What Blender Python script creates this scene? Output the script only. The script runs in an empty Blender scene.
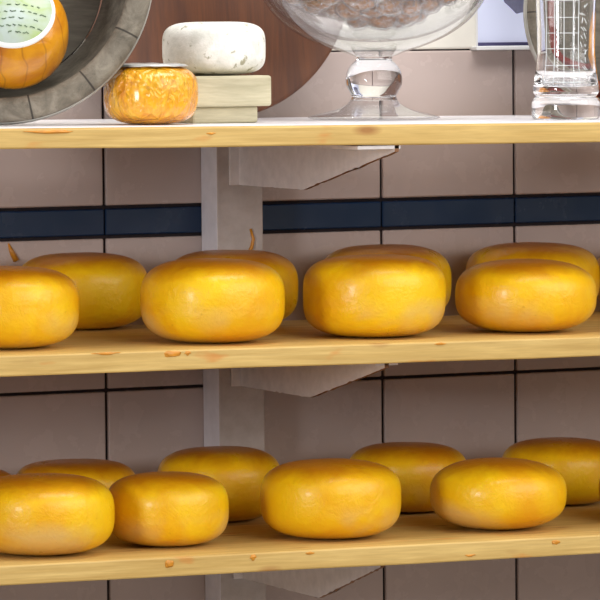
import bpy, bmesh, math, random
from mathutils import Vector, Matrix, noise
R = math.radians
rnd = random.Random(7)
scene = bpy.context.scene
col = scene.collection

# ------------------------------------------------------------------ helpers
def link(o, parent=None):
    col.objects.link(o)
    if parent is not None:
        o.parent = parent
    return o

def obj(name, bm, mat, parent=None, smooth=True, loc=None, rot=None):
    me = bpy.data.meshes.new(name)
    bmesh.ops.recalc_face_normals(bm, faces=bm.faces)
    bm.to_mesh(me); bm.free()
    mats = mat if isinstance(mat, (list, tuple)) else [mat]
    for m in mats:
        me.materials.append(m)
    if smooth:
        for p in me.polygons:
            p.use_smooth = True
    o = bpy.data.objects.new(name, me)
    link(o, parent)
    if loc is not None: o.location = loc
    if rot is not None: o.rotation_euler = rot
    return o

def empty(name, loc=(0, 0, 0), rot=(0, 0, 0)):
    o = bpy.data.objects.new(name, None)
    o.empty_display_size = .02
    link(o); o.location = loc; o.rotation_euler = rot
    return o

def tag(o, label, cat, group=None, kind=None):
    if label: o['label'] = label
    if cat: o['category'] = cat
    if group: o['group'] = group
    if kind: o['kind'] = kind
    return o

def box(bm, x0, x1, y0, y1, z0, z1, bevel=0, seg=2, mi=0):
    vs = [bm.verts.new((x, y, z)) for x in (x0, x1) for y in (y0, y1) for z in (z0, z1)]
    idx = [(0, 1, 3, 2), (4, 6, 7, 5), (0, 4, 5, 1), (2, 3, 7, 6), (0, 2, 6, 4), (1, 5, 7, 3)]
    fs = [bm.faces.new([vs[i] for i in f]) for f in idx]
    for f in fs: f.material_index = mi
    bmesh.ops.recalc_face_normals(bm, faces=fs)
    if bevel:
        es = list({e for f in fs for e in f.edges})
        r = bmesh.ops.bevel(bm, geom=es, offset=bevel, segments=seg, profile=.5, affect='EDGES')
        for f in r['faces']: f.material_index = mi
    return bm

def lathe(bm, prof, seg=64, closed=False):
    """revolve (r, z) pairs around z; points with r = 0 become poles"""
    rings = []
    for r, z in prof:
        if r < 1e-6:
            rings.append([bm.verts.new((0, 0, z))])
        else:
            rings.append([bm.verts.new((r * math.cos(2 * math.pi * k / seg), r * math.sin(2 * math.pi * k / seg), z)) for k in range(seg)])
    pairs = list(zip(rings, rings[1:]))
    if closed: pairs.append((rings[-1], rings[0]))
    for a, b in pairs:
        for k in range(seg):
            k2 = (k + 1) % seg
            if len(a) == 1 and len(b) == 1: continue
            if len(a) == 1: bm.faces.new((a[0], b[k], b[k2]))
            elif len(b) == 1: bm.faces.new((a[k], b[0], a[k2]))
            else: bm.faces.new((a[k], b[k], b[k2], a[k2]))
    return bm

def spline(pts, n=8):
    """Catmull-Rom through (r, z) points"""
    out = []
    P = [pts[0]] + list(pts) + [pts[-1]]
    for i in range(1, len(P) - 2):
        p0, p1, p2, p3 = P[i - 1], P[i], P[i + 1], P[i + 2]
        for k in range(n):
            t = k / n
            out.append(tuple(.5 * (2 * b + (c - a) * t + (2 * a - 5 * b + 4 * c - d) * t * t + (3 * b - a - 3 * c + d) * t ** 3)
                             for a, b, c, d in zip(p0, p1, p2, p3)))
    out.append(tuple(pts[-1]))
    return [(max(0, r), z) for r, z in out]

def tube(bm, pts, r, seg=6):
    pts = [Vector(p) for p in pts]
    rings = []
    for i, p in enumerate(pts):
        d = (pts[min(i + 1, len(pts) - 1)] - pts[max(i - 1, 0)]).normalized()
        u = d.orthogonal().normalized(); v = d.cross(u)
        rr = r[i] if isinstance(r, (list, tuple)) else r
        rings.append([bm.verts.new(p + (u * math.cos(2 * math.pi * k / seg) + v * math.sin(2 * math.pi * k / seg)) * rr) for k in range(seg)])
    for a, b in zip(rings, rings[1:]):
        for k in range(seg):
            bm.faces.new((a[k], a[(k + 1) % seg], b[(k + 1) % seg], b[k]))
    bm.faces.new(rings[0]); bm.faces.new(list(reversed(rings[-1])))
    return bm

# ------------------------------------------------------------------ materials
class NT:
    def __init__(self, name):
        self.m = bpy.data.materials.new(name); self.m.use_nodes = True
        self.t = self.m.node_tree; self.n = self.t.nodes
        self.b = self.n['Principled BSDF']; self.out = self.n['Material Output']
    def new(self, typ, **kw):
        nd = self.n.new(typ)
        for k, v in kw.items(): setattr(nd, k, v)
        return nd
    def l(self, a, b): self.t.links.new(a, b)
    def coords(self, scale=(1, 1, 1), rand=True):
        tc = self.new('ShaderNodeTexCoord')
        mp = self.new('ShaderNodeMapping'); mp.inputs['Scale'].default_value = scale
        self.l(tc.outputs['Object'], mp.inputs['Vector'])
        if rand:
            oi = self.new('ShaderNodeObjectInfo')
            cx = self.new('ShaderNodeCombineXYZ')
            mu = self.new('ShaderNodeMath', operation='MULTIPLY'); mu.inputs[1].default_value = 37.
            self.l(oi.outputs['Random'], mu.inputs[0])
            for i in range(3): self.l(mu.outputs[0], cx.inputs[i])
            self.l(cx.outputs[0], mp.inputs['Location'])
        return tc, mp
    def noise(self, vec, scale, detail=4, rough=.55, dist=0):
        nz = self.new('ShaderNodeTexNoise')
        nz.inputs['Scale'].default_value = scale; nz.inputs['Detail'].default_value = detail
        nz.inputs['Roughness'].default_value = rough; nz.inputs['Distortion'].default_value = dist
        self.l(vec, nz.inputs['Vector']); return nz.outputs['Fac']
    def ramp(self, fac, stops, interp='LINEAR'):
        r = self.new('ShaderNodeValToRGB'); r.color_ramp.interpolation = interp
        e = r.color_ramp.elements
        while len(e) < len(stops): e.new(.5)
        for i, (p, c) in enumerate(stops):
            e[i].position = p; e[i].color = (*c, 1) if len(c) == 3 else c
        self.l(fac, r.inputs['Fac']); return r.outputs['Color']
    def rng(self, val, a, b, c=0., d=1.):
        m = self.new('ShaderNodeMapRange'); m.clamp = True
        for i, v in zip((1, 2, 3, 4), (a, b, c, d)): m.inputs[i].default_value = v
        self.l(val, m.inputs[0]); return m.outputs[0]
    def math(self, op, a, b=None):
        m = self.new('ShaderNodeMath', operation=op)
        for i, v in enumerate((a, b)):
            if v is None: continue
            if isinstance(v, (int, float)): m.inputs[i].default_value = v
            else: self.l(v, m.inputs[i])
        return m.outputs[0]
    def mix(self, fac, a, b, blend='MIX'):
        m = self.new('ShaderNodeMix', data_type='RGBA', blend_type=blend)
        for s, v in ((m.inputs[0], fac), (m.inputs[6], a), (m.inputs[7], b)):
            if isinstance(v, (int, float)): s.default_value = v
            elif isinstance(v, tuple): s.default_value = (*v, 1)
            else: self.l(v, s)
        return m.outputs[2]
    def bump(self, h, strength=.3, dist=.002, normal=None):
        b = self.new('ShaderNodeBump'); b.inputs['Strength'].default_value = strength; b.inputs['Distance'].default_value = dist
        self.l(h, b.inputs['Height'])
        if normal is not None: self.l(normal, b.inputs['Normal'])
        return b.outputs['Normal']
    def set(self, color=None, rough=None, normal=None, **kw):
        b = self.b
        for nm, v in (('Base Color', color), ('Roughness', rough), ('Normal', normal)):
            if v is None: continue
            if isinstance(v, (int, float)): b.inputs[nm].default_value = v
            elif isinstance(v, tuple): b.inputs[nm].default_value = (*v, 1)
            else: self.l(v, b.inputs[nm])
        for k, v in kw.items(): b.inputs[k.replace('_', ' ')].default_value = v
        return self.m

def srgb(r, g, b):
    f = lambda c: (c / 255 / 12.92) if c / 255 <= .04045 else ((c / 255 + .055) / 1.055) ** 2.4
    return (f(r), f(g), f(b))

def plain(name, c, rough=.5, var=.12, scale=60, bump=.1, **kw):
    N = NT(name); tc, mp = N.coords()
    n = N.noise(mp.outputs[0], scale)
    lo = tuple(max(0, x * (1 - var)) for x in c); hi = tuple(min(1, x * (1 + var)) for x in c)
    return N.set(N.ramp(n, [(.3, lo), (.7, hi)]), rough, N.bump(n, bump, .001) if bump else None, **kw)

def wood(name, dark, light, grain=(3, 60, 60), rough=.55, knots=False):
    N = NT(name); tc, mp = N.coords(grain)
    n1 = N.noise(mp.outputs[0], 1.6, 6, .6, .6)
    n2 = N.noise(mp.outputs[0], 7, 3, .6)
    c = N.ramp(n1, [(.28, dark), (.62, light)])
    c = N.mix(N.rng(n2, .35, .75, 0, .45), c, tuple(x * .72 for x in dark))
    if knots:
        tc2, mp2 = N.coords((9, 26, 26))
        v = N.new('ShaderNodeTexVoronoi'); v.inputs['Scale'].default_value = 1.3
        N.l(mp2.outputs[0], v.inputs['Vector'])
        c = N.mix(N.rng(v.outputs['Distance'], .06, .2, .75, 0), c, srgb(150, 88, 30))
        tc3, mp3 = N.coords((14, 40, 40))
        st = N.noise(mp3.outputs[0], 1, 3, .6)
        c = N.mix(N.rng(st, .63, .72, 0, .55), c, srgb(206, 120, 30))
    return N.set(c, rough, N.bump(n1, .25, .001))

def cheese_mat(name, hi=srgb(246, 200, 20), lo=srgb(234, 168, 14), top=srgb(184, 108, 6), tan=srgb(222, 182, 108)):
    N = NT(name); tc, mp = N.coords()
    n1 = N.noise(mp.outputs[0], 14, 4, .6, .4)
    base = N.ramp(n1, [(.32, lo), (.62, hi)])
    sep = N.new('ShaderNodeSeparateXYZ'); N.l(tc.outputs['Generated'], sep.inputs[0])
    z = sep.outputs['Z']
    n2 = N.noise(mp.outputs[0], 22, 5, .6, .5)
    # deeper orange towards the crown of the wheel
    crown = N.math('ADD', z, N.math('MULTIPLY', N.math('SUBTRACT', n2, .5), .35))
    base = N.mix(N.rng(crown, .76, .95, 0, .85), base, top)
    # pale rubbed band low on the side
    n3 = N.noise(mp.outputs[0], 9, 3, .6, .3)
    low = N.math('MULTIPLY', N.rng(N.math('ADD', z, N.math('MULTIPLY', N.math('SUBTRACT', n2, .5), .3)), .30, .52, 1, 0), N.rng(n3, .47, .62, 0, .8))
    base = N.mix(low, base, tan)
    n4 = N.noise(mp.outputs[0], 170, 4, .7); n5 = N.noise(mp.outputs[0], 75, 5, .7, .6)
    spots = N.rng(n4, .66, .76, 0, .35)
    base = N.mix(spots, base, srgb(150, 92, 10))
    h = N.math('ADD', N.math('MULTIPLY', n2, .6), N.math('MULTIPLY', n4, .25))
    h = N.math('ADD', h, N.math('MULTIPLY', n5, .7))
    rr = N.rng(n2, .3, .7, .26, .40)
    return N.set(base, rr, N.bump(h, .55, .0026), Coat_Weight=.12, Coat_Roughness=.14, Specular_IOR_Level=.36, Subsurface_Weight=.08, Subsurface_Radius=(.01, .005, .001), Subsurface_Scale=.4)

M = {}
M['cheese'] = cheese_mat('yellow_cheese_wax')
M['orange_wax'] = None
M['pine'] = wood('waxy_pine', srgb(192, 154, 80), srgb(220, 186, 112), knots=True)
M['pale_wood'] = wood('pale_block_wood', srgb(172, 164, 134), srgb(202, 194, 164), (6, 50, 50), .7)
M['brown_wood'] = wood('brown_board_wood', srgb(72, 36, 14), srgb(108, 60, 26), (40, 3, 3), .45)
M['tile'] = None
M['red'] = plain('red_lining', srgb(120, 36, 22), .6)
M['white_metal'] = plain('chipped_white_paint', srgb(228, 221, 218), .5, .08, 90)
M['rust'] = plain('rusty_edge', srgb(132, 92, 62), .8, .3, 200)
M['wax'] = plain('orange_wax_drip', srgb(206, 136, 36), .35, .15, 100)
M['sill'] = plain('white_sill', srgb(240, 240, 238), .4, .03)
M['glare_sheet'] = plain('white_glare', srgb(246, 244, 246), .3, .02, 20, .03)
M['ink'] = plain('green_ink', srgb(104, 126, 96), .6)
M['foil'] = plain('silver_foil', srgb(196, 198, 196), .3, .15, 120, .5, Metallic=.55)
M['hoop'] = plain('grey_metal_hoop', srgb(176, 174, 166), .4, .1, 80, .1, Metallic=.5)
M['curtain'] = plain('slate_cloth', srgb(128, 128, 152), .9, .08, 200)
M['curtain_red'] = plain('red_cloth', srgb(140, 20, 50), .9)
M['plaster'] = plain('cream_plaster', srgb(236, 232, 220), .7, .04, 30)
M['grout'] = plain('dark_grout', srgb(40, 30, 32), .9, .2, 200)
M['frame'] = plain('white_window_paint', srgb(232, 230, 228), .5, .03)

def tile_mat(name, c, rough=.22):
    N = NT(name); tc, mp = N.coords(rand=False)
    n = N.noise(mp.outputs[0], 5, 3, .5); n2 = N.noise(mp.outputs[0], 26, 4, .6)
    lo = tuple(x * .9 for x in c); hi = tuple(min(1, x * 1.08) for x in c)
    cc = N.ramp(n, [(.3, lo), (.7, hi)])
    return N.set(cc, N.rng(n2, .3, .7, rough * .8, rough * 1.5), N.bump(n, .15, .004), Specular_IOR_Level=.4)
M['tile'] = tile_mat('pinkish_grey_tile', srgb(195, 178, 171))
M['blue_tile'] = tile_mat('navy_border_tile', srgb(22, 46, 76), .2)

def post_mat():
    N = NT('worn_white_post'); tc, mp = N.coords(rand=False)
    n = N.noise(mp.outputs[0], 40, 5, .65); n2 = N.noise(mp.outputs[0], 150, 4, .7)
    c = N.ramp(n, [(.3, srgb(178, 166, 158)), (.65, srgb(198, 188, 182))])
    c = N.mix(N.rng(n2, .68, .74, 0, .7), c, srgb(96, 78, 66))
    return N.set(c, .5, N.bump(n2, .2, .001))
M['post'] = post_mat()

def dish_mat():
    N = NT('weathered_grey_wood'); tc, mp = N.coords((30, 30, 30), rand=False)
    n = N.noise(mp.outputs[0], 1.4, 6, .7, .6); n2 = N.noise(mp.outputs[0], 6, 5, .7)
    c = N.ramp(n, [(.3, srgb(88, 82, 70)), (.5, srgb(118, 110, 96)), (.72, srgb(150, 142, 126))])
    c = N.mix(N.rng(n2, .55, .75, 0, .6), c, srgb(74, 66, 54))
    # radial joints between the staves
    sep = N.new('ShaderNodeSeparateXYZ'); N.l(tc.outputs['Object'], sep.inputs[0])
    a = N.math('ARCTAN2', sep.outputs['Y'], sep.outputs['X'])
    f = N.math('FRACT', N.math('ADD', N.math('MULTIPLY', a, 14 / (2 * math.pi)), 20.55))
    j = N.math('ABSOLUTE', N.math('SUBTRACT', f, .5))
    c = N.mix(N.rng(j, .008, .022, .9, 0), c, srgb(40, 34, 28))
    return N.set(c, .75, N.bump(n2, .5, .002))
M['dish'] = dish_mat()
M['dish_dark'] = wood('grey_dish_inside', srgb(78, 72, 62), srgb(112, 106, 92), (10, 60, 60), .7)

def orange_film():
    N = NT('crinkled_orange_film'); tc, mp = N.coords((1, 1, .55))
    n = N.noise(mp.outputs[0], 45, 3, .6, 1.2); n2 = N.noise(mp.outputs[0], 120, 3, .6, .8)
    c = N.ramp(n, [(.3, srgb(206, 124, 12)), (.52, srgb(232, 164, 24)), (.7, srgb(240, 186, 50))])
    tc2, mp2 = N.coords((1, 1, .75))
    dv = N.new('ShaderNodeVectorMath', operation='ADD')
    nzc = N.new('ShaderNodeTexNoise'); nzc.inputs['Scale'].default_value = 60; N.l(mp2.outputs[0], nzc.inputs['Vector'])
    sc_ = N.new('ShaderNodeVectorMath', operation='SCALE'); sc_.inputs['Scale'].default_value = .02; N.l(nzc.outputs['Color'], sc_.inputs[0])
    N.l(mp2.outputs[0], dv.inputs[0]); N.l(sc_.outputs[0], dv.inputs[1])
    vo = N.new('ShaderNodeTexVoronoi'); vo.inputs['Scale'].default_value = 165; N.l(dv.outputs[0], vo.inputs['Vector'])
    h = N.math('ADD', N.math('MULTIPLY', n, .6), N.math('MULTIPLY', vo.outputs['Distance'], .5))
    return N.set(c, .2, N.bump(h, 1., .006), Coat_Weight=.6, Coat_Roughness=.12)
M['film'] = orange_film()

def red_wax():
    N = NT('orange_cheese_wax'); tc, mp = N.coords()
    n = N.noise(mp.outputs[0], 24, 4, .6, .5)
    c = N.ramp(n, [(.3, srgb(176, 100, 4)), (.6, srgb(214, 146, 14))])
    w = N.new('ShaderNodeTexWave'); w.inputs['Scale'].default_value = 15; w.inputs['Distortion'].default_value = 5
    w.inputs['Detail'].default_value = 2
    N.l(mp.outputs[0], w.inputs['Vector'])
    c = N.mix(N.rng(w.outputs['Fac'], .0, .03, .4, 0), c, srgb(120, 62, 8))
    return N.set(c, .3, N.bump(n, .6, .003), Coat_Weight=.3)
M['orange_wax'] = red_wax()

def white_rind():
    N = NT('white_bloomy_rind'); tc, mp = N.coords()
    n = N.noise(mp.outputs[0], 40, 5, .65); n2 = N.noise(mp.outputs[0], 110, 4, .6, .4)
    c = N.ramp(n, [(.3, srgb(206, 206, 194)), (.6, srgb(240, 238, 230))])
    c = N.mix(N.rng(n2, .59, .66, 0, .8), c, srgb(140, 134, 98))
    return N.set(c, .6, N.bump(n, .7, .003))
M['rind'] = white_rind()

def paper():
    N = NT('pale_green_label_paper'); tc, mp = N.coords(rand=False)
    n = N.noise(mp.outputs[0], 30, 3, .6, .6)
    c = N.ramp(n, [(.36, srgb(180, 194, 184)), (.54, srgb(168, 186, 146)), (.66, srgb(152, 178, 76))])
    return N.set(c, .4)
M['paper'] = paper()
M['paper_white'] = plain('white_label_border', srgb(240, 242, 238), .4, .02)

def glass(name, rough=0.):
    N = NT(name)
    return N.set((1, 1, 1), rough, Transmission_Weight=1., IOR=1.48)
M['glass'] = glass('clear_glass')
def thin_glass():
    N = NT('thin_clear_glass')
    tr = N.new('ShaderNodeBsdfTransparent'); tr.inputs['Color'].default_value = (.96, .965, .97, 1)
    gl = N.new('ShaderNodeBsdfGlossy'); gl.inputs['Roughness'].default_value = .02
    fr = N.new('ShaderNodeLayerWeight'); fr.inputs['Blend'].default_value = .5
    ms = N.new('ShaderNodeMixShader')
    N.l(N.math('ADD', N.math('MULTIPLY', N.math('POWER', fr.outputs['Facing'], 3.), .75), .06), ms.inputs[0]); N.l(tr.outputs[0], ms.inputs[1]); N.l(gl.outputs[0], ms.inputs[2])
    N.l(ms.outputs[0], N.out.inputs['Surface'])
    return N.m
M['thin_glass'] = thin_glass()
M['frost'] = plain('frosted_engraving', srgb(225, 230, 232), .6, .04)

def cello():
    N = NT('clear_cellophane'); tc, mp = N.coords()
    n = N.noise(mp.outputs[0], 110, 3, .6, 1.)
    rid = N.rng(N.math('ABSOLUTE', N.math('SUBTRACT', n, .5)), .0, .035, .6, 0)
    gl = N.new('ShaderNodeBsdfGlossy'); gl.inputs['Roughness'].default_value = .12
    tr = N.new('ShaderNodeBsdfTransparent')
    ms = N.new('ShaderNodeMixShader')
    nb = N.bump(n, 1., .008); N.l(nb, gl.inputs['Normal'])
    fr = N.new('ShaderNodeLayerWeight'); fr.inputs['Blend'].default_value = .5; N.l(nb, fr.inputs['Normal'])
    N.l(N.math('ADD', N.math('ADD', N.math('MULTIPLY', N.math('POWER', fr.outputs['Facing'], 3.), .7), .05), rid), ms.inputs[0])
    N.l(tr.outputs[0], ms.inputs[1]); N.l(gl.outputs[0], ms.inputs[2])
    N.l(ms.outputs[0], N.out.inputs['Surface'])
    return N.m
M['cello'] = cello()
M['candy'] = plain('brown_sweet', srgb(168, 104, 24), .35, .45, 130, .6)

def pane():
    N = NT('bright_window_pane')
    N.set(srgb(200, 205, 225), .2)
    N.b.inputs['Emission Color'].default_value = (*srgb(218, 220, 240), 1)
    N.b.inputs['Emission Strength'].default_value = .45
    return N.m
M['pane'] = pane()

# ------------------------------------------------------------------ setting: tiled wall and window
P = .152; S = .0296
def tiles():
    bm = bmesh.new()
    g0 = .0015
    box(bm, -1.4, 1.9, .004, .03, -1.1, S + P, mi=0)
    rows = [(S, S + P, 1), (0, S, 2)] + [(-P * (k + 1), -P * k, 1) for k in range(7)]
    for k in range(-9, 12):
        for z0, z1, mi in rows:
            g = .0006 if mi == 2 else g0
            box(bm, k * P + g, (k + 1) * P - g, 0, .006, z0 + g0, z1 - g0, bevel=.0016, seg=2, mi=mi)
    return bm
wall = obj('wall_back', tiles(), [M['grout'], M['tile'], M['blue_tile']], smooth=False)
tag(wall, 'pinkish grey square wall tiles with a navy border stripe', 'wall', kind='structure')
bm = bmesh.new()
ZW = S + P
WX = .413
box(bm, -1.4, WX, .0, .03, ZW, .95, bevel=.002)
box(bm, 1.25, 1.9, .0, .03, ZW, .95, bevel=.002)
box(bm, WX, 1.25, .0, .03, .80, .95)
up = obj('wall_upper', bm, M['plaster'], smooth=False)
tag(up, 'cream plaster wall above the tiles, left of the bright window', 'wall', kind='structure')
bm = bmesh.new(); box(bm, WX - .006, 1.256, -.012, .06, ZW - .0015, ZW + .0025, bevel=.0008)
tr_ = obj('trim_1', bm, M['sill'], smooth=False)
tag(tr_, 'thin white ledge under the bright window', 'sill', kind='structure')
bm = bmesh.new(); box(bm, WX, 1.25, .05, .055, ZW + .0025, .80)
win = obj('window_1', bm, M['pane'], smooth=False)
tag(win, 'bright pale lavender window above the tiles on the right', 'window', kind='structure')
bm = bmesh.new()
box(bm, WX, WX + .004, .004, .05, ZW + .0025, .80, bevel=.001)
box(bm, 1.246, 1.25, .004, .05, ZW + .0025, .80, bevel=.001)
box(bm, WX + .004, 1.246, .004, .05, .79, .80, bevel=.001)
wfr = obj('window_frame', bm, M['frame'], win, smooth=False)
bm = bmesh.new(); box(bm, WX + .004, 1.246, .044, .05, ZW + .0025, ZW + .006)
obj('window_seal', bm, plain('grey_seal', srgb(84, 80, 120), .6), wfr, smooth=False)

bm = bmesh.new(); box(bm, -3.2, 3.2, -5.4, .03, -1.2, -1.1)
fl = obj('floor', bm, plain('grey_floor', srgb(150, 142, 134), .6), smooth=False)
tag(fl, 'grey shop floor below the shelves', 'floor', kind='structure')
# ------------------------------------------------------------------ post, shelves, brackets
YF, YB = -.40, -.042
TILT = .008
def zt(z0, x): return z0 - TILT * (x - .03)
SH = {'top': (.1163, .0183), 'middle': (-.0852, .0186), 'bottom': (-.2730, .0180)}

bm = bmesh.new(); box(bm, .1035, .1535, -.040, -.0005, -1.05, .095, bevel=.0012)
post = obj('shelf_post', bm, M['post'], smooth=False)
post.data.materials.append(plain('lit_side_white', srgb(232, 228, 232), .45, .06, 70))  # left face whiter: light from the side window put into its colour
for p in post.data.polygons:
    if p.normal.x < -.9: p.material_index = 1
tag(post, 'worn white wooden upright post fixed to the tiles behind the shelves', 'post')

def blob(bm, c, rx, ry, rz, seed):
    r = bmesh.ops.create_icosphere(bm, subdivisions=3, radius=1)
    for v in r['verts']:
        n = noise.noise(v.co * 1.3 + Vector((seed * 3.1, seed, 0)))
        v.co = Vector((v.co.x * rx, v.co.y * ry, v.co.z * rz)) * (1 + .6 * n) + Vector(c)

for yy, pts in enumerate([[(.1395, .006), (.1425, -.004), (.1405, -.013), (.1365, -.017)], [(.108, -.014), (.1085, -.02)]]):
    bm = bmesh.new()
    tube(bm, [(x, -.0405, z) for x, z in pts], [.0012, .0016, .002, .0012][:len(pts)], 8)
    obj('wax_drip', bm, M['wax'], post)
bm = bmesh.new(); tube(bm, [(-.1025, -.0002, -.0035), (-.099, -.0002, -.012), (-.0945, -.0002, -.0205)], [.0008, .0026, .0032], 8)
obj('wax_drip', bm, M['wax'], wall)

def shelf(key, label, drips, seed):
    z0, th = SH[key]
    bm = bmesh.new()
    box(bm, -.95, 1.3, YF, YB, -th, 0)
    bmesh.ops.subdivide_edges(bm, edges=[e for e in bm.edges if abs((e.verts[0].co - e.verts[1].co).x) > .5], cuts=60)
    for v in bm.verts:
        if v.co.y < -.3 and v.co.z < -.01:
            v.co.z += .0007 * noise.noise(Vector((v.co.x * 9, seed, v.co.z * 30)))
        if v.co.y < -.3:
            v.co.y += .0008 * noise.noise(Vector((v.co.x * 7, seed + 5, 0)))
    es = [e for e in bm.edges if e.calc_face_angle(0) > 1.2]
    bmesh.ops.bevel(bm, geom=es, offset=.0016, segments=2, profile=.5, affect='EDGES')
    o = obj('shelf_board', bm, M['pine'], smooth=False, loc=(.03, 0, z0), rot=(0, TILT, 0))
    for v in o.data.vertices: v.co.x -= .03
    tag(o, label, 'shelf', 'pine shelf boards')
    for i, (x, dz, rx, rz, onTop) in enumerate(drips):
        bm = bmesh.new()
        if onTop: blob(bm, (x - .03, YF + dz, 0), rx, rz, .0005, i + seed)
        else: blob(bm, (x - .03, YF, dz), rx, .0006, rz, i + seed)
        obj('wax_drip', bm, M['wax'], o)
    return o
shelf('top', 'topmost pine shelf board carrying the glass bowl and vase', [(-.215, -.003, .022, .0014, 0), (-.06, -.006, .004, .001, 0), (.36, -.004, .006, .001, 0)], 1)
shelf('middle', 'middle pine shelf board with cheese wheels and orange wax spots', [(-.166, -.001, .012, .0012, 0), (-.1, -.0035, .008, .0026, 0), (-.085, -.003, .003, .0018, 0), (.17, -.002, .006, .001, 0)], 2)
shelf('bottom', 'lowest pine shelf board in the picture carrying cheese wheels', [(-.105, -.006, .004, .003, 0), (-.022, -.004, .003, .0025, 0), (.035, -.003, .005, .0012, 0), (.2, -.013, .005, .001, 0), (.29, -.005, .004, .002, 0)], 3)

zT, thT = SH['top']
bm = bmesh.new(); box(bm, -.9, 1.25, YF + .012, YB + .002, .0001, .0009, bevel=.0003)
ln = obj('shelf_glare', bm, M['glare_sheet'], smooth=False, loc=(.03, 0, zT), rot=(0, TILT, 0))  # added white sheet, stands in for overexposed glare on the board top
for v in ln.data.vertices: v.co.x -= .03
tag(ln, 'sheet of white glare added on the topmost shelf board', 'glare_sheet')

BX = .1285
def bracket(key, drop, kink, tip, label, seed):
    z0, th = SH[key]
    zu = zt(z0, BX) - th - .0004
    o = empty('shelf_bracket', (BX, -.0405, zu)); tag(o, label, 'bracket', 'shelf brackets')
    bm = bmesh.new()
    lower = [(0, -drop), (kink + .0405, -drop)]
    pts = [(0, 0), (0, -drop)]
    n = 26
    for i in range(1, n):                               # lower edges, slightly frayed
        t = i / n
        y = t * (kink + .0405); pts.append((y, -drop + .0012 * noise.noise(Vector((i * .9, seed, 0)))))
    pts.append((kink + .0405, -drop))
    for i in range(1, n):
        t = i / n
        pts.append((kink + .0405 + t * (tip - kink), -drop + t * (drop - .006) + .0016 * noise.noise(Vector((i * 1.1, seed, 4)))))
    pts.append((tip + .0405, -.006)); pts.append((tip + .0405, 0))
    a = [bm.verts.new((-.0022, y, z)) for y, z in pts]
    b = [bm.verts.new((.0022, y, z)) for y, z in pts]
    bm.faces.new(a); bm.faces.new(list(reversed(b)))
    for i in range(len(pts)):
        j = (i + 1) % len(pts); f = bm.faces.new((a[i], b[i], b[j], a[j])); f.material_index = 1
    bmesh.ops.triangulate(bm, faces=[f for f in bm.faces if len(f.verts) > 4])
    obj('web', bm, [M['white_metal'], M['rust']], o, smooth=False)
    bm = bmesh.new(); box(bm, -.040 if key == 'top' else -.012, .004 if key == 'top' else .012, tip + .0405, -.004, -.0036, 0, bevel=.0006)
    obj('flange', bm, M['white_metal'], o, smooth=False)
    bm = bmesh.new(); box(bm, -.012, .012, -.003, .0003, -drop, -.003, bevel=.0006)
    obj('back_plate', bm, M['white_metal'], o, smooth=False)
    return o
bracket('top', .047, -.195, -.397, 'white bracket under the topmost shelf, above the middle row of wheels', 1)
bracket('middle', .045, -.206, -.372, 'shaded white bracket under the middle shelf, above the lower cheese wheels', 2)
bracket('bottom', .05, -.222, -.36, 'white bracket under the lowest shelf at the bottom of the picture', 3)

# ------------------------------------------------------------------ cheese wheels
def wheel_bm(Rr, h, seed, n=2.7, seg=72, lump=.012, flat=.0):
    bm = bmesh.new(); prof = []
    K = 30
    for i in range(K + 1):
        a = -math.pi / 2 + math.pi * i / K
        c, s = math.cos(a), math.sin(a)
        r = Rr * abs(c) ** (2 / n); z = h / 2 * (1 if s > 0 else -1) * abs(s) ** (2 / n)
        prof.append((0 if i in (0, K) else r, z + h / 2))
    lathe(bm, prof, seg)
    off = Vector((seed * 7.3, seed * 1.7, seed * 3.9))
    for v in bm.verts:
        q = v.co / Rr
        d = noise.noise(q * 1.1 + off) * lump + noise.noise(q * 3 + off) * lump * .25
        k = min(1, v.co.z / (h * .25))
        v.co.x *= 1 + d; v.co.y *= 1 + d
        v.co.z = max(0, v.co.z + noise.noise(q * 1.3 + off * 2) * lump * Rr * .9 * k)
    return bm

def cheese(key, x, y, D, h, label, seed, group, n=3.1):
    z0, th = SH[key]
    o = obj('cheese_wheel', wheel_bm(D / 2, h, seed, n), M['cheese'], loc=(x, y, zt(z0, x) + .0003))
    o.rotation_mode = 'QUATERNION'
    o.rotation_quaternion = (Matrix.Rotation(TILT, 3, 'Y') @ Matrix.Rotation(seed * 1.37, 3, 'Z')).to_quaternion()
    return tag(o, label, 'cheese', group)
g1, g2 = 'cheese wheels on the middle shelf', 'cheese wheels on the lowest shelf'
MF = -.303
cheese('middle', -.222, MF, .131, .074, 'yellow cheese wheel cut off by the left edge, front row of the middle shelf', 1, g1)
cheese('middle', -.022, MF - .010, .134, .077, 'front yellow wheel with pale rubbed side, just before the white post, middle shelf', 2, g1)
cheese('middle', .149, MF, .135, .0765, 'bright yellow front wheel below the top bracket tip, middle shelf', 3, g1, 3.4)
cheese('middle', .310, MF, .136, .069, 'lowest and rightmost front wheel of the middle shelf', 4, g1, 2.8)
MB = -.076
cheese('middle', -.191, MB, .117, .068, 'rear wheel at the far left, mostly hidden, on the middle shelf', 5, g1)
cheese('middle', -.056, MB, .129, .0735, 'rear yellow wheel seen in the gap left of the post, middle shelf', 6, g1)
cheese('middle', .088, -.109, .130, .0745, 'rear wheel directly before the white post, peeking over a front wheel, middle shelf', 7, g1)
cheese('middle', .270, MB, .132, .0745, 'rear wheel right of the post, behind the bright wheel, middle shelf', 8, g1)
cheese('middle', .436, MB, .136, .0735, 'rear wheel behind the lowest front wheel, right side of the middle shelf', 9, g1)
cheese('middle', .579, MB, .130, .066, 'dark rear wheel at the right edge, only a sliver showing, middle shelf', 10, g1)
BF = -.308
cheese('bottom', -.198, BF - .012, .134, .0715, 'big yellow wheel cut off by the left edge, front row of the lowest shelf', 11, g2)
cheese('bottom', -.066, BF + .004, .114, .0665, 'smaller front wheel, second from left on the lowest shelf', 12, g2)
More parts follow.
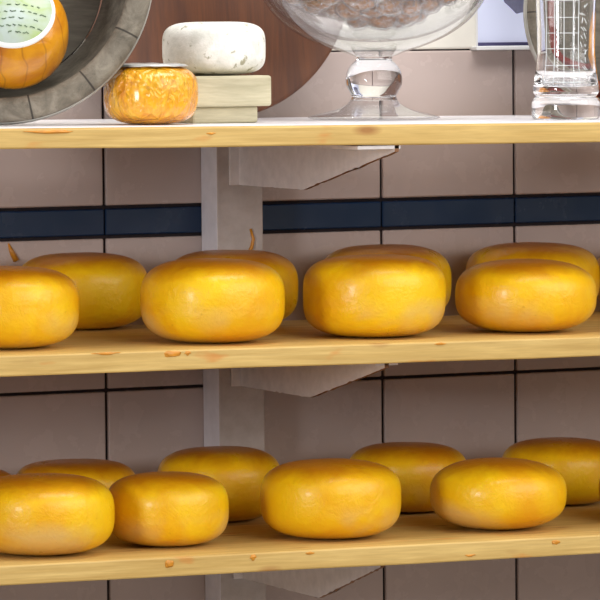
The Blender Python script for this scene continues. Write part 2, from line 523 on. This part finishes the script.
cheese('bottom', .0995, BF, .133, .0725, 'front wheel with a pale tan lower half, middle of the lowest shelf', 13, g2)
cheese('bottom', .2765, BF, .131, .0665, 'rounded front wheel on the right half of the lowest shelf', 14, g2, 2.6)
cheese('bottom', .4575, BF, .126, .058, 'front wheel at the right edge of the lowest shelf, only a sliver showing', 15, g2)
BB = -.122
cheese('bottom', -.203, BB, .116, .063, 'rear wheel at the far left of the lowest shelf, almost wholly hidden', 16, g2)
cheese('bottom', -.084, BB, .119, .064, 'flat-topped dark rear wheel showing above the two left wheels, lowest shelf', 17, g2, 3.6)
cheese('bottom', .067, BB, .122, .071, 'shadowed rear wheel just before the white post, lowest shelf', 18, g2)
cheese('bottom', .271, BB, .121, .0675, 'rear wheel right of the post between two front wheels, lowest shelf', 19, g2)
cheese('bottom', .443, BB, .121, .0655, 'rear wheel at the far right of the lowest shelf', 20, g2)

# ------------------------------------------------------------------ top shelf things
def zl(x): return zt(zT, x) + .001
AZ = R(24.7)

# wrapped cheese
o = empty('wrapped_cheese', (-.084, -.318, zl(-.084))); o.rotation_euler = (0, TILT, 0)
tag(o, 'small round cheese in crinkled orange film with a silver top', 'cheese')
bm = wheel_bm(.0436, .0555, 33, 3.1, 96, .010)
for v in bm.verts:
    q = v.co / .02
    v.co += Vector((v.co.x, v.co.y, 0)).normalized() * .0011 * noise.noise(Vector((q.x * 1.6, q.y * 1.6, q.z * .7))) if v.co.xy.length > 1e-4 else Vector((0, 0, 0))
obj('body', bm, M['film'], o)
bm = bmesh.new(); lathe(bm, [(0, .0562), (.024, .0562), (.031, .0555), (.0345, .0538), (.0338, .0530), (.03, .0544), (0, .0550)], 64)
for v in bm.verts: v.co.z += .0006 * noise.noise(v.co * 120)
lid = obj('foil_top', bm, M['foil'], o); lid['label'] = 'silver paper disc on top'

# wooden block pedestal + white cheese
bxX, bxY = .004, -.255
o = empty('wooden_pedestal', (bxX, bxY, zl(bxX))); tag(o, 'pale wooden block pedestal under the white cheese', 'block')
bm = bmesh.new(); box(bm, -.036, .0305, -.040, .04, 0, .0155, bevel=.002)
obj('foot_block', bm, M['pale_wood'], o, smooth=False)
bm = bmesh.new(); box(bm, -.043, .0405, -.050, .052, .0155, .0440, bevel=.0025)
obj('top_slab', bm, M['pale_wood'], o, smooth=False)
bm = wheel_bm(.0485, .0500, 41, 4.0, 84, .006)
o = obj('white_cheese', bm, M['rind'], loc=(.0085, -.253, zl(bxX) + .0444))
tag(o, 'white-rinded soft cheese wheel sitting on the wooden pedestal', 'cheese')

# brown round board leaning on the wall
BR = .152
o = empty('round_board', (.098, -.066, zl(.098))); tag(o, 'large dark brown round wooden board leaning on the wall behind the white cheese', 'board')
bm = bmesh.new()
lathe(bm, [(0, 0), (BR - .004, 0), (BR - .001, .001), (BR, .004), (BR, .012), (BR - .001, .015), (BR - .004, .016), (0, .016)], 128)
disc = obj('board_disc', bm, M['brown_wood'], o, smooth=False)
disc.matrix_local = Matrix.Rotation(R(-6.5), 4, 'X') @ Matrix.Translation((0, .016, BR)) @ Matrix.Rotation(R(90), 4, 'X')

# round wooden dish with labelled cheese
def dish(name, label, loc, Ro, rimw, floor_r, depth, yaw, tilt, inner_mat, cat='dish', side=None):
    o = empty(name, loc, (0, 0, yaw)); tag(o, label, cat)
    Mx = Matrix.Rotation(tilt, 4, 'X') @ Matrix.Translation((0, 0, Ro)) @ Matrix.Rotation(R(90), 4, 'X')
    # local +z of the lathe points to the viewer (-Y); rim plane at z = 0
    Ri = Ro - rimw
    bm = bmesh.new()
    lathe(bm, [(Ri + .001, -.010), (Ri, -.003), (Ri + .002, 0), (Ri + rimw * .35, .003), (Ro - .006, .002), (Ro - .001, -.001), (Ro, -.006), (Ro - .001, -.014), (Ri + .004, -.014)], 128, closed=True)
    r_ = obj('rim', bm, M['dish'], o); r_.matrix_local = Mx
    bm = bmesh.new()
    lathe(bm, [(Ri + .004, -.0135), (floor_r + .002, -depth + .002), (floor_r - .001, -depth), (floor_r - .004, -depth), (floor_r - .004, -depth - .014), (Ro - rimw * .55, -.0135)], 128, closed=True)
    b_ = obj('side', bm, side or M['dish_dark'], o); b_.matrix_local = Mx
    bm = bmesh.new()
    lathe(bm, [(0, -depth - .002), (floor_r - .0055, -depth - .002), (floor_r - .0055, -depth - .012), (0, -depth - .012)], 96)
    f_ = obj('floor_panel', bm, inner_mat, o, smooth=False); f_.matrix_local = Mx
    bm = bmesh.new()
    lathe(bm, [(Ro - .0004, -.016), (Ro + .0006, -.016), (Ro + .0006, -.0055), (Ro - .0004, -.0055)], 128, closed=True)
    h_ = obj('hoop', bm, M['hoop'], o); h_.matrix_local = Mx
    return o
dx = -.229
dish('wooden_dish', 'large weathered grey round wooden dish standing on edge at the left', (dx, -.315, zl(dx) + .0036), .139, .0225, .098, .062, R(-22), R(-9), M['dish_dark'])

def labelled_cheese(name, label, loc, Rr, h, axis, seed, lab=True):
    q = Vector((0, 0, 1)).rotation_difference(Vector(axis).normalized())
    o = empty(name, loc); tag(o, label, 'cheese')
    o.rotation_mode = 'QUATERNION'; o.rotation_quaternion = q
    n = 2.5
    b = wheel_bm(Rr, h, seed, n, 72, .006)
    bmesh.ops.translate(b, verts=b.verts, vec=(0, 0, -h / 2))
    obj('body', b, M['orange_wax'], o)
    def zs(r): return h / 2 * (1 - (r / Rr) ** n) ** (1 / n)
    if lab:
        RL = .0385
        bm = bmesh.new(); lathe(bm, [(0, zs(0) + .0014)] + [(RL * i / 12 * .93, zs(RL * i / 12 * .93) + .0014) for i in range(1, 13)], 64)
        pl = obj('paper_label', bm, M['paper'], o); pl['label'] = 'pale green round paper label'
        bm = bmesh.new(); lathe(bm, [(RL * (.92 + .08 * i / 4), zs(RL * (.92 + .08 * i / 4)) + .0015) for i in range(5)] + [(RL, zs(RL) - .001)], 64)
        obj('label_border', bm, M['paper_white'], pl)
        bm = bmesh.new()
        rr = random.Random(3)
        # short illegible printed dashes following curved lines
        up = Vector((0, 0, 1)); up = q.inverted() @ up; up.z = 0; up.normalize()
        rt = Vector((up.y, -up.x, 0))
        for row, v in enumerate((.022, .013, .001, -.006, -.013, -.02, -.026)):
            u = -.026 + .004 * (row % 2)
            while u < .026:
                L = rr.uniform(.002, .006)
                if rr.random() < .8 and math.hypot(u, v) < .030:
                    pts = []
                    for k in range(4):
                        uu = u + L * k / 3; vv = v + rr.uniform(-.0007, .0007) - uu * uu * 4
                        p = rt * uu + up * vv
                        pts.append((p.x, p.y, zs(min(.034, p.length)) + .0016))
                    tube(bm, pts, .00055, 4)
                u += L + rr.uniform(.0015, .004)
        obj('print', bm, M['ink'], pl)
    return o
toCam = Vector((-1.767 + .2, -4.298 + .3, .0)).normalized()
ax = toCam * math.cos(R(34)) + Vector((0, 0, 1)) * math.sin(R(34))
labelled_cheese('labelled_cheese', 'orange waxed cheese with a round pale green label lying in the grey dish', (-.2115, -.300, .2035), .0505, .086, ax, 51)

# second dish behind the vase
sd = dish('small_wooden_dish', 'smaller grey round dish with red inside standing behind the glass vase', (.506, -.150, zl(.506) + .0035), .100, .010, .084, .04, R(-10), R(-6), M['dish_dark'], side=M['dish_dark'])
labelled_cheese('waxed_cheese', 'orange cheese in the smaller dish at the right edge, behind the vase', (.522, -.170, .1755), .041, .06, (-.35, -.86, .35), 52, lab=False)

bm = bmesh.new(); lathe(bm, [(.066, -.0395), (.0825, -.0395), (.0825, -.0412), (.066, -.0412)], 96, closed=True)
l_ = obj('red_lining', bm, M['red'], sd); l_.matrix_local = Matrix.Rotation(R(-6), 4, 'X') @ Matrix.Translation((0, 0, .100)) @ Matrix.Rotation(R(90), 4, 'X')
# glass vase
vx, vy = .3608, -.292
o = empty('glass_vase', (vx, vy, zl(vx) + .0003), (0, TILT, 0)); tag(o, 'tall clear engraved glass vase standing at the right end of the top shelf', 'vase')
outer = spline([(.0285, 0), (.0318, .0012), (.0330, .005), (.0330, .016), (.0312, .0205), (.0292, .0225), (.0312, .0250), (.0322, .030), (.0298, .045), (.0280, .062), (.0280, .085), (.0288, .11), (.0300, .14), (.032, .18)], 5)
inner = [(.0302, .1805), (.0280, .14), (.0266, .11), (.0256, .085), (.0256, .062), (.0270, .047), (.0270, .036), (.022, .0315), (.010, .0302), (0, .030)]
bm = bmesh.new(); lathe(bm, [(0, .0006), (.02, .0002)] + outer + inner, 72)
obj('glass_body', bm, M['glass'], o)
def rv(z):
    for (a, b), (c, d) in zip(outer, outer[1:]):
        if b <= z <= d and d > b and z > .03: return a + (c - a) * (z - b) / (d - b)
    return .031
bm = bmesh.new()
for z in (.036, .052, .068, .083, .098, .114, .13):
    a0 = R(-115 - 45); a1 = R(-115 + 22)
    tube(bm, [((rv(z) + .0001) * math.cos(a0 + (a1 - a0) * k / 16), (rv(z) + .0001) * math.sin(a0 + (a1 - a0) * k / 16), z) for k in range(17)], .0004, 4)
for a in (-160, -141, -122, -104, -93):
    tube(bm, [((rv(z) + .0001) * math.cos(R(a)), (rv(z) + .0001) * math.sin(R(a)), z) for z in [.034 + .1 * k / 14 for k in range(15)]], .0004, 4)
obj('engraved_grid', bm, M['frost'], o)
bm = bmesh.new(); rr = random.Random(9)
z = .040
while z < .135:                                  # column of worn engraved strokes, not readable
    for s in range(2):
        a = R(-82 + rr.uniform(-5, 9)); a2 = a + R(rr.uniform(-8, 8)); z2 = z + rr.uniform(.002, .006)
        tube(bm, [((rv(z) + .0001) * math.cos(a), (rv(z) + .0001) * math.sin(a), z), ((rv(z2) + .0001) * math.cos(a2), (rv(z2) + .0001) * math.sin(a2), z2)], .0004, 4)
    z += .0075
obj('engraved_strokes', bm, M['frost'], o)

# glass compote
cx, cy = .1975, -.205
o = empty('glass_compote', (cx, cy, zl(cx) + .0003), (0, TILT, 0)); tag(o, 'footed clear glass bowl full of wrapped brown sweets', 'bowl')
po = [(.060, .0006), (.0635, .0016), (.0625, .003), (.050, .0062), (.036, .0098), (.0265, .0145), (.0225, .0195), (.0215, .0225), (.0235, .0265), (.0268, .033), (.0272, .040), (.0255, .0475), (.0215, .0535), (.0175, .0575), (.0185, .0605), (.030, .0650), (.050, .0715), (.070, .0805), (.088, .0925), (.100, .105), (.109, .119), (.116, .135), (.121, .155), (.124, .18)]
pi_ = [(.1225, .1812), (.1185, .155), (.1132, .136), (.106, .1205), (.097, .108), (.084, .0968), (.066, .0865), (.046, .0795), (.025, .0758), (0, .0745)]
po_s = spline(po, 4)
ks = next(i for i, q in enumerate(po_s) if q[1] >= .0600)
kf = next(i for i, q in enumerate(po_s) if q[1] >= .0180)
bm = bmesh.new(); lathe(bm, [(0, .0012), (.04, .0008)] + po_s[:kf + 1] + [(0, po_s[kf][1])], 96)
obj('foot', bm, M['thin_glass'], o)
bm = bmesh.new(); lathe(bm, [(0, po_s[kf][1] + .0003)] + [(po_s[kf][0], po_s[kf][1] + .0003)] + po_s[kf + 1:ks + 1] + [(0, po_s[ks][1])], 96)
obj('stem', bm, M['glass'], o)
bm = bmesh.new(); lathe(bm, [(0, po_s[ks][1] + .0003), (po_s[ks][0], po_s[ks][1] + .0003)] + po_s[ks + 1:] + spline(pi_, 4), 96)
obj('glass_basin', bm, M['thin_glass'], o)

# wrapped sweets: one prototype of body + wrapper, then copies
def candy_proto():
    e = empty('wrapped_candy'); tag(e, 'brown sweet in twisted clear cellophane, in the footed glass bowl', 'candy', 'wrapped sweets in the glass bowl')
    bm = bmesh.new(); r = bmesh.ops.create_icosphere(bm, subdivisions=3, radius=1)
    for v in bm.verts:
        k = 1 + .16 * noise.noise(v.co * 2.3)
        v.co = Vector((v.co.x * .0130, v.co.y * .0088, v.co.z * .0068)) * k
    obj('sweet', bm, M['candy'], e)
    bm = bmesh.new(); rings = []
    prof = [(-.021, .0062), (-.0175, .0042), (-.0150, .0022), (-.0132, .0046), (-.0095, .0078), (-.004, .0094), (.002, .0096), (.008, .0084), (.0125, .0050), (.0146, .0022), (.0172, .0042), (.0205, .0064)]
    for x, rad in prof:
        ring = []
        for k in range(20):
            a = 2 * math.pi * k / 20
            q = rad * (1 + .16 * noise.noise(Vector((x * 260, math.cos(a) * 1.6, math.sin(a) * 1.6))) + (.22 * math.sin(a * 5 + x * 300) if abs(x) > .0135 else 0))
            flat = .45 if abs(x) > .016 else .92
            ring.append(bm.verts.new((x, q * math.cos(a), q * math.sin(a) * flat)))
        rings.append(ring)
    for a, b in zip(rings, rings[1:]):
        for k in range(20): bm.faces.new((a[k], a[(k + 1) % 20], b[(k + 1) % 20], b[k]))
    obj('wrapper', bm, M['cello'], e)
    return e
def rin(z):
    for (a, b), (c, d) in zip(pi_, pi_[1:]):
        if d <= z <= b: return c + (a - c) * (z - d) / (b - d) if b > d else a
    return 0
pts = []
rc = random.Random(5)
ctr = Vector((0, 0, 0)); camd = Vector((-.42, -.9, 0)).normalized()
tries = 0
while len(pts) < 120 and tries < 60000:
    tries += 1
    z = rc.uniform(.088, .165); a = rc.uniform(0, 2 * math.pi)
    rr_ = rin(z - .016) - .004
    if rr_ < .0285: continue
    rm = math.sqrt(rr_ ** 2 - .028 ** 2) - .007
    if rm < .001: continue
    r_ = rm * math.sqrt(rc.random())
    p = Vector((r_ * math.cos(a), r_ * math.sin(a), z))
    front = p.xy.normalized().dot(camd.xy) if p.xy.length > .01 else 1
    if front < -.15 or (rm - r_ > .030 and z > .105): continue
    if all((p - q).length > .0192 for q in pts): pts.append(p)
proto = candy_proto()
kids = list(proto.children)
for i, p in enumerate(pts):
    if i == 0: e = proto
    else:
        e = proto.copy(); col.objects.link(e)
        for ch in kids:
            c = ch.copy(); col.objects.link(c); c.parent = e
    e.location = Vector((cx, cy, zl(cx))) + p
    e.rotation_euler = (rc.uniform(-.6, .6), rc.uniform(-.3, .3), math.atan2(p.y, p.x) + math.pi / 2 + rc.uniform(-.6, .6))
    e.scale = (rc.uniform(1.05, 1.22),) * 3

# curtain corner at the window
o = empty('curtain', (.47, .01, .36)); tag(o, 'slate grey curtain corner hanging at the window beside the small dish', 'curtain')
bm = bmesh.new(); W = 24
topz, rows = .785, 16
grid = []
for j in range(rows + 1):
    row = []
    for i in range(W + 1):
        u = i / W; v = j / rows
        x = .448 + .03 * v * 0 + u * .11
        zb = .2165 + (u - .13) * .02 if u > .13 else .2165 + (.13 - u) / .13 * .018
        row.append(bm.verts.new((x - .47, .0 + .004 * math.sin(u * 40) , topz - .36 + (zb - topz) * v)))
    grid.append(row)
for j in range(rows):
    for i in range(W):
        f = bm.faces.new((grid[j][i], grid[j][i + 1], grid[j + 1][i + 1], grid[j + 1][i]))
g = bmesh.ops.solidify(bm, geom=bm.faces[:], thickness=.0012)
obj('cloth', bm, M['curtain'], o)

# ------------------------------------------------------------------ light
w = bpy.data.worlds.new('room_light'); scene.world = w; w.use_nodes = True
bg = w.node_tree.nodes['Background']
wt = w.node_tree
tc = wt.nodes.new('ShaderNodeTexCoord'); sp = wt.nodes.new('ShaderNodeSeparateXYZ'); cr = wt.nodes.new('ShaderNodeValToRGB')
mr = wt.nodes.new('ShaderNodeMapRange'); mr.inputs[1].default_value = -1; mr.inputs[2].default_value = 1
wt.links.new(tc.outputs['Generated'], sp.inputs[0]); wt.links.new(sp.outputs['Z'], mr.inputs[0]); wt.links.new(mr.outputs[0], cr.inputs[0])
cr.color_ramp.elements[0].position = .25; cr.color_ramp.elements[0].color = (.22, .19, .17, 1)
cr.color_ramp.elements[1].position = .75; cr.color_ramp.elements[1].color = (.78, .77, .82, 1)
wt.links.new(cr.outputs['Color'], bg.inputs['Color'])
bg.inputs['Strength'].default_value = .56

def area(name, loc, target, sx, sy, power, color):
    L = bpy.data.lights.new(name, 'AREA'); L.shape = 'RECTANGLE'; L.size = sx; L.size_y = sy; L.energy = power; L.color = color
    o = bpy.data.objects.new(name, L); col.objects.link(o); o.location = loc
    d = Vector(target) - Vector(loc); o.rotation_euler = d.to_track_quat('-Z', 'Y').to_euler()
    return o
area('shop_window_light', (1.3, -3.0, 1.25), (.1, -.2, -.1), 3.8, 2.0, 80, (1, .98, .95))
area('side_window_light', (-2.4, -1.75, .25), (.1, -.3, -.1), .45, .5, 26, (.95, .96, 1))
area('ceiling_light', (.25, -.75, 1.5), (.15, -.2, .1), 1.2, .5, 21, (1, .97, .95))

# ------------------------------------------------------------------ camera
f_px = 4700.
a, pt, ro = 0.43136522, 0.06003933, -0.00873431
fw = Vector((math.sin(a) * math.cos(pt), math.cos(a) * math.cos(pt), -math.sin(pt)))
r = Vector((math.cos(a), -math.sin(a), 0)); u = r.cross(fw)
r2 = r * math.cos(ro) + u * math.sin(ro); u2 = -r * math.sin(ro) + u * math.cos(ro)
cam = bpy.data.cameras.new('camera'); co = bpy.data.objects.new('camera', cam); col.objects.link(co)
m = Matrix((r2, u2, -fw)).transposed().to_4x4(); m.translation = Vector((-1.76683644, -4.29831011, .21512711))
co.matrix_world = m
cam.sensor_width = 36; cam.lens = 36 * f_px / 600; cam.clip_start = .05; cam.clip_end = 50
scene.camera = co

scene.view_settings.view_transform = 'Standard'; scene.view_settings.look = 'None'
scene.view_settings.gamma = 1; scene.view_settings.exposure = 0.
scene.view_settings.use_curve_mapping = False
scene.cycles.max_bounces = 16; scene.cycles.transmission_bounces = 12; scene.cycles.transparent_max_bounces = 24
scene.cycles.use_denoising = True
scene.cycles.caustics_refractive = True
